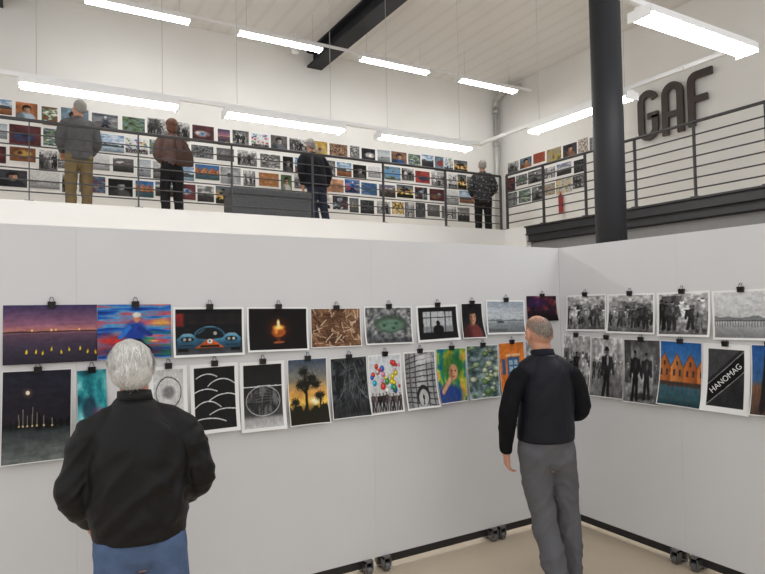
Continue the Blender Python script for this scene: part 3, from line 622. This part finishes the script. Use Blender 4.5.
# ------------------------------------------------------------ mezzanine prints
def bwify(f,k=1.0):
    def q(U,V,s):
        I=f(U,V,s); l=(I@np.array([.3,.59,.11]))[...,None]; return I*(1-k)+l*k
    return q
PAL=[(40,80,140),(70,130,190),(150,50,44),(190,150,60),(214,210,202),(176,126,92),(50,50,56),(110,136,156),(120,84,62),(80,104,66),(170,100,56),(150,170,186),(96,46,52),(34,36,44)]
def gen(kind):
    r=np.random.RandomState(kind*13+5)
    def c(lo=30,hi=230):
        b=np.array(PAL[r.randint(len(PAL))],float)*r.uniform(.75,1.15); return tuple(int(np.clip(x,10,245)) for x in b)
    t=r.randint(0,12)
    if t==0: s1,s2,g_=((196,208,218),(80,124,176),c()); return lambda U,V,s:a_land(U,V,s,s1,s2,g_)
    if t==1: s1=c(); return lambda U,V,s:a_land(U,V,s,s1,(90,100,140),(60,52,46))
    if t==2: n=r.randint(3,9); hh=r.uniform(.45,.8); return lambda U,V,s:a_crowd(U,V,s,n=n,h=hh)
    if t==3:
        cc=c(); c2=c(); b0=c(); p=r.uniform(.35,.65,4); return lambda U,V,s:mix(mix(solid(U,b0)*(.5+.8*fbm(U*4,V*4,s))[...,None],cc,ell(U,V,p[0],p[1],.33,.2,.5)*fbm(U*6,V*6,s+1)*1.6),c2,ell(U,V,p[2],p[3],.1,.12,.6))
    if t in (4,10): return [a_blur,a_car,a_twigs,a_lily,a_pond,a_ball][r.randint(6)]
    if t in (5,11):
        c1,c2,c3=c(),c(),c(); a,b=r.uniform(2,9,2); return lambda U,V,s:ramp(fbm(U*a,V*b,s),[(.25,c1),(.5,c3),(.75,c2)])
    if t==6: return [a_thick,a_arch,a_walk,a_pier,a_mist][r.randint(5)]
    if t==7:
        bg=c(); cl=c(); return lambda U,V,s:a_port(U,V,s,bg=bg,cl=cl)
    if t==8:
        f=[a_land,a_port,a_lily,a_blur,a_houses][r.randint(5)]; return bwify(f)
    return [a_dusk,a_houses,a_stage,a_palm,a_door,a_street,a_land][r.randint(7)]
cnt=[0]
def wall_row(wall,start,end,ztop,rs):
    r=random.Random(rs); s=start
    while True:
        cnt[0]+=1; k=cnt[0]; por=r.random()<.18
        w,h=(.25+r.uniform(-.02,.02),.335) if por else (.40+r.uniform(-.09,.05),.30+r.uniform(-.045,.03))
        if s+w>end: break
        f=gen(k*7+rs)
        if r.random()<.18: f=bwify(f,.9)
        else: f=bwify(f,.18)
        me=make_print_mesh('small_print',w,h,f,k*3+rs,.013 if r.random()<.6 else 0,28 if por else 42,36 if por else 30,.005)
        o=bpy.data.objects.new('photo_print',me); link(o)
        zz=ztop+r.uniform(-.02,.01)
        if wall=='B': o.location=(s+w/2,DW,zz)
        else: o.location=(XW,DW-.25-(s+w/2),zz); o.rotation_euler=(0,0,-math.pi/2)
        tag(o,'small portrait-format photo print pinned in a dense row' if por else 'small unframed photo print pinned in a dense row','photo print','small prints on the mezzanine walls')
        s+=w+r.uniform(.008,.04)
for i,z in enumerate((5.20,4.83,4.46,4.09)):
    wall_row('B',-.9-.1*i,9.35,z,i+3)
for i,z in enumerate((5.20,4.82,4.46)):
    wall_row('R',0,2.9-.2*i,z,i+13)
# ------------------------------------------------------------ people
def remesh(g,name,m,voxel,it,fold=None,flat0=False,warp=None,fade=None):
    if warp:
        g.v=[warp(v) for v in g.v]
    me=to_mesh(g,name,m); o=bpy.data.objects.new(name,me); COL.objects.link(o)
    r=o.modifiers.new('r','REMESH'); r.mode='VOXEL'; r.voxel_size=voxel; r.use_smooth_shade=True
    s=o.modifiers.new('s','SMOOTH'); s.factor=.5; s.iterations=it
    bpy.context.view_layer.update()
    dg=bpy.context.evaluated_depsgraph_get(); nm=bpy.data.meshes.new_from_object(o.evaluated_get(dg))
    bpy.data.objects.remove(o); nm.name=name
    nm.materials.clear(); nm.materials.append(m)
    nv=len(nm.vertices)
    if fold or flat0:
        co=np.empty(nv*3,np.float32); nm.vertices.foreach_get('co',co); co=co.reshape(-1,3)
        if fold:
            no=np.empty(nv*3,np.float32); nm.vertices.foreach_get('normal',no); no=no.reshape(-1,3)
            d=np.array([fold(Vector(p)) for p in co],np.float32)
            if fade is not None: d*=np.clip((co[:,2]-fade)/.09,0.05,1)   # calm the cloth at the hem
            no=no.copy(); no[:,2]*=.4
            co=co+no*d[:,None]
        if flat0: co[:,2]=np.maximum(co[:,2],0.0)
        nm.vertices.foreach_set('co',co.astype(np.float32).reshape(-1))
    nm.polygons.foreach_set('use_smooth',[True]*len(nm.polygons)); nm.update()
    return nm
def folds(amp,sx,sz,seed=0.0):
    def f(p):
        wv=mnoise.noise(Vector((p.x*3+seed,p.y*3,p.z*3)))*1.2
        a=mnoise.noise(Vector((p.x*sx+seed+wv,p.y*sx,p.z*sz+p.x*2.5)))
        b=mnoise.noise(Vector((p.x*sx*1.6+5,p.y*sx*1.6+seed,p.z*sz*2-p.x*6)))
        c=mnoise.noise(Vector((p.x*4+9+wv,p.y*4,p.z*11+seed+abs(p.x)*12)))
        ra=math.exp(-(a*3.2)**2); rc=math.exp(-(c*3.6)**2)
        return amp*(ra*.8+b*.35+rc*.55-.55)
    return f
def hand(g,w,d,n,side,s=1.0,curl=22):
    w=Vector(w);d=Vector(d).normalized();n=Vector(n);n=(n-d*n.dot(d)).normalized();side=Vector(side);side=(side-d*side.dot(d)-n*side.dot(n)).normalized()
    g.tube([w-d*.02,w+d*.02,w+d*.06,w+d*.092],[(.026,.02),(.033,.018),(.04,.015),(.038,.012)],ref=side,n=16)
    for k,(o,l) in enumerate(((.031,.070),(.0105,.078),(-.0105,.073),(-.031,.058))):
        p=w+d*(.088-.004*abs(k-1))+side*o; dd=(d+side*o*1.6).normalized(); pts=[p-dd*.01,p]
        for q,fr in enumerate((.42,.32,.26)):
            dd=(Matrix.Rotation(math.radians(curl*(.7+.3*q)+k*3),3,d.cross(n))@dd).normalized(); pts.append(pts[-1]+dd*l*fr)
        g.tube(pts,[.0088,.0088,.0082,.0075,.0064],n=10,ref=side,sub=2)
    p=w+d*.022+side*.024; dd=(side*.62+d*.75+n*.3).normalized(); pts=[p-dd*.01,p]
    for l in (.034,.030,.024):
        pts.append(pts[-1]+dd*l); dd=(dd+d*.22+n*.12).normalized()
    g.tube(pts,[.014,.013,.0105,.0095,.0075],n=10,sub=2)
def strands(name,m,c,r,keep,count,length,seed,width=.0035,down=.8,out=.35,jit=.35,curlj=.16,out_j=0):
    rr=random.Random(seed); g=Geo(); c=Vector(c); n=0; tries=0
    while n<count and tries<count*20:
        tries+=1
        v=Vector((rr.gauss(0,1),rr.gauss(0,1),rr.gauss(0,1))).normalized()
        p=Vector((v.x*r[0],v.y*r[1],v.z*r[2]))
        if not keep(p): continue
        n+=1
        nor=Vector((v.x/r[0],v.y/r[1],v.z/r[2])).normalized()
        tx=mnoise.noise(p*24+Vector((seed,0,0))); ty=mnoise.noise(p*24+Vector((0,seed+7,0)))
        dn=Vector((rr.gauss(0,jit)+tx*out_j*3,rr.gauss(0,jit)-.25+ty*out_j*3,-1)); dn=(dn-nor*dn.dot(nor)).normalized()
        o_=max(.05,out+out_j*mnoise.noise(p*30+Vector((3,3,3)))*1.2)
        d=(dn*down+nor*o_).normalized(); q=c+p-nor*.006; L_=length*rr.uniform(.6,1.15); side=d.cross(nor).normalized()
        pts=[q]
        for k in range(4):
            d=(d+Vector((rr.gauss(0,curlj),rr.gauss(0,curlj),-.20))-nor*.16).normalized(); pts.append(pts[-1]+d*L_/4)
        vs=[];w=width*rr.uniform(.6,1.3)
        for k,pp in enumerate(pts):
            ww=w*(1-k/4.3)/2; vs+= [pp-side*ww,pp+side*ww]
        g.add(vs,[(2*k,2*k+1,2*k+3,2*k+2) for k in range(4)])
    return to_mesh(g,name,m,True)
skinm=mat('skin',(205,150,124),.5,var=.06,scale=15)
eyem=mat('eye_white',(230,228,222),.25,var=.3,scale=60)
def person(label,loc,face,s,C,voxel=.006,bulk=1.0,arms='hang',dx=None,dy=None,headturn=0,headtilt=0,hair='short',sleeveR=1.0,hem=.92,gather=False,vest=None,legs=None,collar=None,armR=None,armL=None,trousw=1.0,seed=1,shx=.185,ampJ=None,ampT=.008,shz=1.41):
    J=dict(hR=(.095,0,.92),kR=(.105,.02,.50),aR=(.11,-.02,.09),hL=(-.095,0,.92),kL=(-.105,.02,.50),aL=(-.11,-.02,.09),
      sR=(shx*(.6+.4*bulk),-.01,shz),eR=(.245*(.5+.5*bulk),-.03,1.13),wR=(.25,.05,.88),sL=(-shx*(.6+.4*bulk),-.01,shz),eL=(-.245*(.5+.5*bulk),-.03,1.13),wL=(-.25,.05,.88))
    if legs: J.update(legs)
    if armR: J['eR'],J['wR']=armR
    if armL: J['eL'],J['wL']=armL
    V={k:Vector(v) for k,v in J.items()}
    z0=[0,.5,.92,1.4,1.8]; dxs=dx or [0]*5; dys=dy or [0]*5
    def warp(v):
        q=v.copy(); q.x+=float(np.interp(v.z,z0,dxs)); q.y+=float(np.interp(v.z,z0,dys)); return q*s
    hc=Vector((0,.0,1.53))
    rot=Matrix.Rotation(math.radians(headturn),3,'Z')@Matrix.Rotation(math.radians(headtilt),3,'X')
    def hw(gg):
        gg.v=[hc+rot@(v-hc) for v in gg.v]; return gg
    g=Geo()
    tr=[(.84,.15,.105),(.94,.165,.115),(1.05,.15,.108),(1.2,.155,.108),(1.33,.155,.105),(1.40,.12,.085),(1.45,.07,.065)]
    k=.85+.15*bulk
    g.tube([(0,-.005,z) for z,_,_ in tr],[(a*k,b*k) for _,a,b in tr],n=28)
    g.tube([(0,-.015,1.42),(0,-.008,1.5),(0,.0,1.58)],[.060,.058,.06],n=20)
    for S,sg in (('R',1),('L',-1)):
        g.tube([V['s'+S]+Vector((-sg*.09,0,-.02)),V['s'+S]+Vector((-sg*.01,0,-.025)),(V['s'+S]+V['e'+S])/2,V['e'+S],V['e'+S]*.65+V['w'+S]*.35,V['w'+S]],[.04,.046,.042,.036,.037,.026],n=16)
        g.tube([V['h'+S],V['h'+S]*.5+V['k'+S]*.5,V['k'+S],V['k'+S]*.65+V['a'+S]*.35,V['a'+S]],[.088,.072,.052,.053,.036],n=18)
        a=V['a'+S]; g.tube([a+Vector((0,-.045,-.05)),a+Vector((0,.02,-.04)),a+Vector((sg*.01,.12,-.06)),a+Vector((sg*.012,.17,-.066))],[(.034,.034),(.04,.042),(.044,.026),(.036,.018)],n=16)
        d=(V['w'+S]-V['e'+S]).normalized()
        if arms=='hang' or (S=='L' and arms=='hangL'): hand(g,V['w'+S],d,(-sg,0.1,0),(0,1,.1))
        else: hand(g,V['w'+S],d,(0,-1,0),(0,0,1))
    h=Geo()
    h.sph((0,-.012,1.655),(.077,.098,.095)); h.sph((0,.028,1.60),(.062,.066,.082)); h.tube([(0,.045,1.56),(0,.072,1.545)],[.032,.024]); h.sph((0,.062,1.645),(.058,.034,.03))
    h.tube([(0,.088,1.655),(0,.104,1.628),(0,.112,1.612)],[.009,.012,.015],n=10); h.sph((0,.09,1.577),(.026,.012,.010))
    for sg in (1,-1): 
        h.sph((sg*.083,-.008,1.63),(.010,.019,.034),rot=Matrix.Rotation(sg*.35,3,'Z')); h.sph((sg*.033,.075,1.61),(.022,.02,.022))
    hw(h); g.add(h.v,h.f)
    me=remesh(g,'person',C['skin'] if 'skin' in C else skinm,voxel,2,warp=warp)
    o=bpy.data.objects.new('person',me); link(o); o.location=loc; o.rotation_euler=(0,0,math.radians(face-90)); tag(o,label,'person')
    def child(me,name,lb=None):
        c=bpy.data.objects.new(name,me); link(c,o)
        if lb: c['label']=lb
        return c
    for sg in (1,-1):
        e=Geo().sph((sg*.032,.086,1.645),(.0125,.011,.0105)); hw(e); e.v=[warp(v) for v in e.v]; child(to_mesh(e,'eye',eyem,True),'eye')
    vx=max(voxel*1.5,.008)
    g=Geo(); k=(.85+.15*bulk)
    g.tube([(0,-.012,.87),(0,-.014,.95),(0,-.008,1.04)],[(.166*k,.126*k),(.176*k,.136*k),(.162*k,.122*k)],n=28,cap1=.2)
    for S,sg in (('R',1),('L',-1)):
        w=trousw; gl=V['h'+S]+Vector((-sg*.002,-.03,-.02))
        g.tube([gl,V['h'+S]*.5+V['k'+S]*.5+Vector((0,-.006,0)),V['k'+S],V['k'+S]*.5+V['a'+S]*.5+Vector((0,-.01,0)),V['a'+S]+Vector((0,-.005,-.02))],[(.095*k,.108*k),(.090*w,.098*w),(.079*w,.084*w),(.074*w,.080*w),(.068*w,.078*w)],n=24,cap1=.2)
    child(remesh(g,'trousers',C['tr'],vx,2,fold=folds(ampT,7,4,seed),warp=warp),'trousers')
    for S,sg in (('R',1),('L',-1)):
        a=V['a'+S]; g=Geo(); ax,ay=a.x,a.y
        g.tube([(ax,ay-.06,.045),(ax,ay,.055),(ax+sg*.008,ay+.08,.045),(ax+sg*.014,ay+.17,.032),(ax+sg*.012,ay+.21,.028)],[(.040,.046),(.044,.056),(.05,.044),(.05,.03),(.038,.024)],n=20)
        g.tube([(ax,ay-.01,.06),(ax,ay-.015,.12)],[.045,.046],n=16,cap1=.2)
        g.tube([(ax,ay-.07,.012),(ax+sg*.006,ay+.05,.012),(ax+sg*.014,ay+.17,.012),(ax+sg*.012,ay+.22,.014)],[(.044,.013),(.046,.013),(.054,.013),(.038,.013)],n=20)
        child(remesh(g,'shoe',C['shoe'],.006,2,flat0=True,warp=warp),'shoe')
    g=Geo(); B=bulk*(.95 if vest else 1); r_=sleeveR
    hz=hem+.03 if vest else hem
    if gather: tr=[(hem,.182*B,.146*B),(hem+.05,.186*B,.150*B),(hem+.09,.196*B,.160*B),(1.12,.205*B,.165*B),(1.25,.203*B,.160*B),(1.35,.188*B,.147*B),(1.42,.136*B,.122*B),(1.475,.092,.095)]
    else: tr=[(hz,.182*B,.148*B),(hem+.1,.178*B,.145*B),(1.15,.182*B,.14*B),(1.3,.190*B,.14*B),(1.385,.160*B,.13*B),(1.435,.115*B,.11*B),(1.475,.084,.085)]
    g.tube([(0,-.012,z) for z,_,_ in tr],[(a,b) for _,a,b in tr],n=32,cap0=.1,cap1=.3)
    g.tube([(0,-.012,1.45),(0,-.006,1.50)],[(.078,.082),(.074,.078)],n=24,cap0=.2,cap1=.2)
    for S,sg in (('R',1),('L',-1)):
        sh=V['s'+S]; e=V['e'+S]; w=V['w'+S]; wc=w-(w-e).normalized()*.02
        g.tube([(sg*.045,-.012,1.430),sh+Vector((-sg*.06,-.006,-.002)),sh+Vector((-sg*.005,-.004,-.035))],[.064,.070*r_,.074*r_],n=20)
        g.tube([sh+Vector((-sg*.03,0,-.03)),sh+Vector((sg*.006,0,-.065)),(sh+e)/2+Vector((sg*.006,0,0)),e,(e+w)/2,wc],[.070*r_,.076*r_,.070*r_,.064*r_,.056*r_,.042*(.5+.5*r_)],n=20,cap1=.2)
    vx=max(voxel*1.4,.007)
    amp=ampJ or (.011 if r_>1.05 else .008)
    child(remesh(g,C.get('topname','jacket'),C['top'],vx,3,fold=folds(amp,6,3.4,seed+3),warp=warp,fade=hem*s-.01),C.get('topname','jacket'))
    if vest:
        B=bulk
        g=Geo(); tr=[(hem-.02,.192*B,.162*B),(hem+.08,.188*B,.160*B),(1.15,.186*B,.158*B),(1.28,.178*B,.156*B),(1.385,.146*B,.147*B),(1.44,.118*B,.132*B),(1.487,.080,.09)]
        g.tube([(0,-.016,z) for z,_,_ in tr],[(a,b) for _,a,b in tr],n=32,cap0=.1,cap1=.3)
        for sg in (1,-1): g.tube([(sg*.05,-.014,1.440),(sg*.108,-.014,1.408)],[.073,.074],n=20)
        child(remesh(g,'vest',vest,vx,3,fold=folds(.005,6,6,seed+8),warp=warp,fade=(hem-.03)*s),'vest','dark navy vest')
    if collar:
        g=Geo(); n=36
        vs=[];
        for zz,ra in ((1.475,.078),(1.535,.07),(1.535,.064),(1.475,.07)):
            for i in range(n): a=2*math.pi*i/n; vs.append(Vector((ra*math.cos(a),-.006+(ra+.006)*math.sin(a),zz+ (.012*(-math.sin(a))))))
        fs=[]
        for q in range(4):
            for i in range(n): fs.append((q*n+i,q*n+(i+1)%n,((q+1)%4)*n+(i+1)%n,((q+1)%4)*n+i))
        g.add(vs,fs); g.v=[warp(v) for v in g.v]; child(to_mesh(g,'collar',collar,True),'collar')
    def fin(me):
        for v in me.vertices: 
            v.co=warp(hc+rot@(v.co-hc))
        me.update(); return me
    hc0=(0,-.016,1.662)
    if hair=='fluffy':
        g=Geo(); g.sph((0,-.028,1.666),(.088,.102,.093)); g.sph((0,-.064,1.610),(.085,.064,.074)); hw(g)
        hb=child(remesh(g,'hair',C['hairbase'],.007,2,fold=folds(.009,20,14,4),warp=warp),'hair','short tousled white hair')
        sm_=fin(strands('hair_strands',C['hair'],(0,-.030,1.656),(.094,.108,.104),lambda p:p.y<.055 and p.z>-.106 and not(p.y>.0 and p.z<-.0),9000,.060,3,out=.20,width=.0034,jit=.18,curlj=.10,out_j=.45))
        so=bpy.data.objects.new('hair_strands',sm_); link(so,hb)
    elif hair=='bald':
        # fringe of grey hair round the sides and nape, thinning to bare scalp on the crown
        child(fin(strands('hair',C['hair'],hc0,(.081,.103,.099),lambda p:p.y<.05 and p.z>-.082 and (p.z<.035 or random.random()<.6*max(0,(.085-p.z)/.05)) and not(p.y>.02 and p.z<.0),4600,.017,5,out=.12,width=.0026,jit=.22)),'hair','close-cropped grey hair fringe')
    else:
        g=Geo(); rx=.086 if hair=='short' else .096
        g.sph((0,-.030,1.675),(rx,.100,.095)); g.sph((0,-.055,1.63 if hair=='short' else 1.59),(rx-.006,.064,.07 if hair=='short' else .09)); hw(g)
        child(remesh(g,'hair',C['hairbase'],.008,2,fold=folds(.004,18,14,4),warp=warp),'hair')
    return o
cloth=lambda n,c,r=.8,b=.25,bs=45,sp=.25: mat(n,c,r,var=.14,scale=14,bump=b,bscale=bs,spec=sp)
C1=dict(top=mat('black_nylon',(15,14,16),.55,var=.15,scale=9,bump=.4,bscale=12,spec=.3,bdist=.015),tr=cloth('blue_denim',(84,104,138),.85,.3,160),shoe=mat('black_leather',(24,22,22),.4),hair=hairmat('white_hair',(190,187,181),(252,251,248)),hairbase=mat('white_hair_base',(196,193,188),.7,var=.12,scale=40,bump=.4,bscale=150))
C2=dict(top=cloth('black_shirt',(14,14,19),.85,.3,60),topname='shirt',tr=mat('grey_cotton',(96,96,100),.85,var=.08,scale=6,bump=.4,bscale=14,bdist=.018,spec=.2),shoe=mat('brown_leather',(52,40,32),.45),hair=hairmat('grey_hair',(92,84,78),(168,158,148)),hairbase=mat('grey_hair_base',(130,124,118),.7,var=.15,scale=40))
def place(x,t,z=0):
    d=R@Vector((x-382.5,0,-F)); d=d/F; return Vector((CAMP.x+d.x*t,CAMP.y+d.y*t,z))
person('person in black blouson jacket and blue jeans with tousled white hair',
  place(139,2.60),80,.955,C1,voxel=.005,bulk=1.06,arms='front',hair='fluffy',sleeveR=1.08,hem=.915,gather=True,headturn=-4,headtilt=-8,shx=.183,shz=1.39,ampJ=.014,ampT=.006,
  dx=[.02,.02,.0,-.01,-.045],
  armR=((.250,-.0,1.13),(.185,.19,.99)),armL=((-.254,-.02,1.10),(-.205,.16,.93)),collar=C1['top'],trousw=1.08,seed=2)
person('person in navy vest and grey trousers, one arm hanging',
  place(557,3.85),68,.985,C2,voxel=.005,bulk=.95,arms='hangL',hair='bald',sleeveR=.88,hem=.99,vest=cloth('navy_vest',(17,19,29),.55,.25,25,.3),shx=.182,shz=1.398,ampT=.012,ampJ=.008,
  dx=[0,-.04,-.09,-.10,-.15],dy=[0,.03,.05,-.01,.0],headturn=10,headtilt=-3,armR=((.236,-.01,1.14),(.16,.21,1.05)),armL=((-.260,-.05,1.13),(-.246,.05,.87)),
  legs=dict(hR=(.09,0,.92),kR=(.098,.06,.50),aR=(.09,.08,.09),hL=(-.09,0,.92),kL=(-.085,.0,.50),aL=(-.075,-.09,.09)),collar=cloth('dark_collar',(26,28,38)),trousw=1.02,seed=5)
def up(x,D,ht): 
    p=on_y(x,200,D); return Vector((p.x,D,MZ))
dk=mat('brown_hair',(104,64,46),.6,bump=.4,bscale=100,var=.2,scale=30); gh=mat('grey_hair_plain',(150,146,142),.7,bump=.4,bscale=100)
bs=mat('dark_shoe',(30,28,28),.5)
person('person in grey anorak and khaki trousers viewing prints',up(79,10.0,0),95,1.0,dict(top=cloth('grey_anorak',(92,92,94)),tr=cloth('khaki',(124,108,78)),shoe=bs,hairbase=gh),voxel=.011,bulk=1.05,arms='front',hair='short',sleeveR=1.08,hem=.86,armR=((.25,-.02,1.13),(.2,.18,1.0)),armL=((-.25,-.02,1.13),(-.2,.18,1.0)),seed=1,headturn=25)
pb=up(172,9.95,0)
person('person in muted brown jacket and black trousers viewing prints',pb,90,.94,dict(top=cloth('brown_jacket',(106,84,80)),tr=cloth('black_cotton',(28,27,30)),shoe=bs,hairbase=dk),voxel=.011,bulk=.92,arms='front',hair='long',sleeveR=1.0,hem=.93,armR=((.24,-.02,1.13),(.14,.18,1.05)),armL=((-.24,-.02,1.13),(-.14,.18,1.05)),seed=9)
bagm=cloth('bag_leather',(74,52,44),.6)
eb=empty('shoulder_bag',pb+Vector((.16,-.20,.86)),0,'brown leather shoulder bag on a thin strap','bag')
g=Geo(); g.tube([(0,0,.03),(0,0,.12),(0,0,.24)],[(.13,.05),(.135,.055),(.12,.035)],n=24,cap0=.3,cap1=.2); part(g,'bag_body',bagm,eb,True)
g=Geo(); g.tube([(-.10,0,.24),(-.14,.02,.36),(-.13,.06,.50),(-.06,.13,.545),(-.02,.2,.53),(.0,.33,.50)],[(.012,.004)]*6,n=8); g.tube([(.10,0,.24),(.03,.02,.36),(-.05,.07,.50),(-.05,.13,.54)],[(.012,.004)]*4,n=8); part(g,'strap',bagm,eb,True)
person('person in dark jacket and dark jeans standing beside the bench',up(315,10.2,0),90,.965,dict(top=cloth('midnight_jacket',(22,23,31)),tr=cloth('dark_jeans',(44,50,66)),shoe=bs,hairbase=gh),voxel=.011,bulk=1.18,arms='hang',hair='short',sleeveR=1.22,hem=.86,seed=12,dx=[.14,.08,.02,-.04,-.10])
def pattern_mat():
    m=bpy.data.materials.new('patterned_coat'); m.use_nodes=True; nt=m.node_tree; b=nt.nodes['Principled BSDF']
    tc=nt.nodes.new('ShaderNodeTexCoord'); v=nt.nodes.new('ShaderNodeTexVoronoi'); v.inputs['Scale'].default_value=16; nt.links.new(tc.outputs['Object'],v.inputs['Vector'])
    r=nt.nodes.new('ShaderNodeValToRGB'); r.color_ramp.elements[0].position=.25; r.color_ramp.elements[1].position=.32; r.color_ramp.elements[0].color=lin((120,120,122))+(1,); r.color_ramp.elements[1].color=lin((34,34,40))+(1,)
    nt.links.new(v.outputs['Distance'],r.inputs[0]); nt.links.new(r.outputs[0],b.inputs['Base Color']); b.inputs['Roughness'].default_value=.8; return m
person('person in dark patterned coat and black trousers',up(483,10.3,0),60,1.0,dict(top=pattern_mat(),tr=cloth('black_cotton_plain',(24,24,26)),shoe=bs,hairbase=gh),voxel=.011,bulk=1.04,arms='front',hair='short',sleeveR=1.08,hem=.84,armR=((.26,-.02,1.13),(.2,.18,1.02)),armL=((-.26,-.02,1.13),(-.2,.18,1.02)),seed=15)
# ------------------------------------------------------------ world light
w=bpy.data.worlds.new('world'); SC.world=w; w.use_nodes=True
w.node_tree.nodes['Background'].inputs[0].default_value=(1,.996,.99,1); w.node_tree.nodes['Background'].inputs[1].default_value=1.02
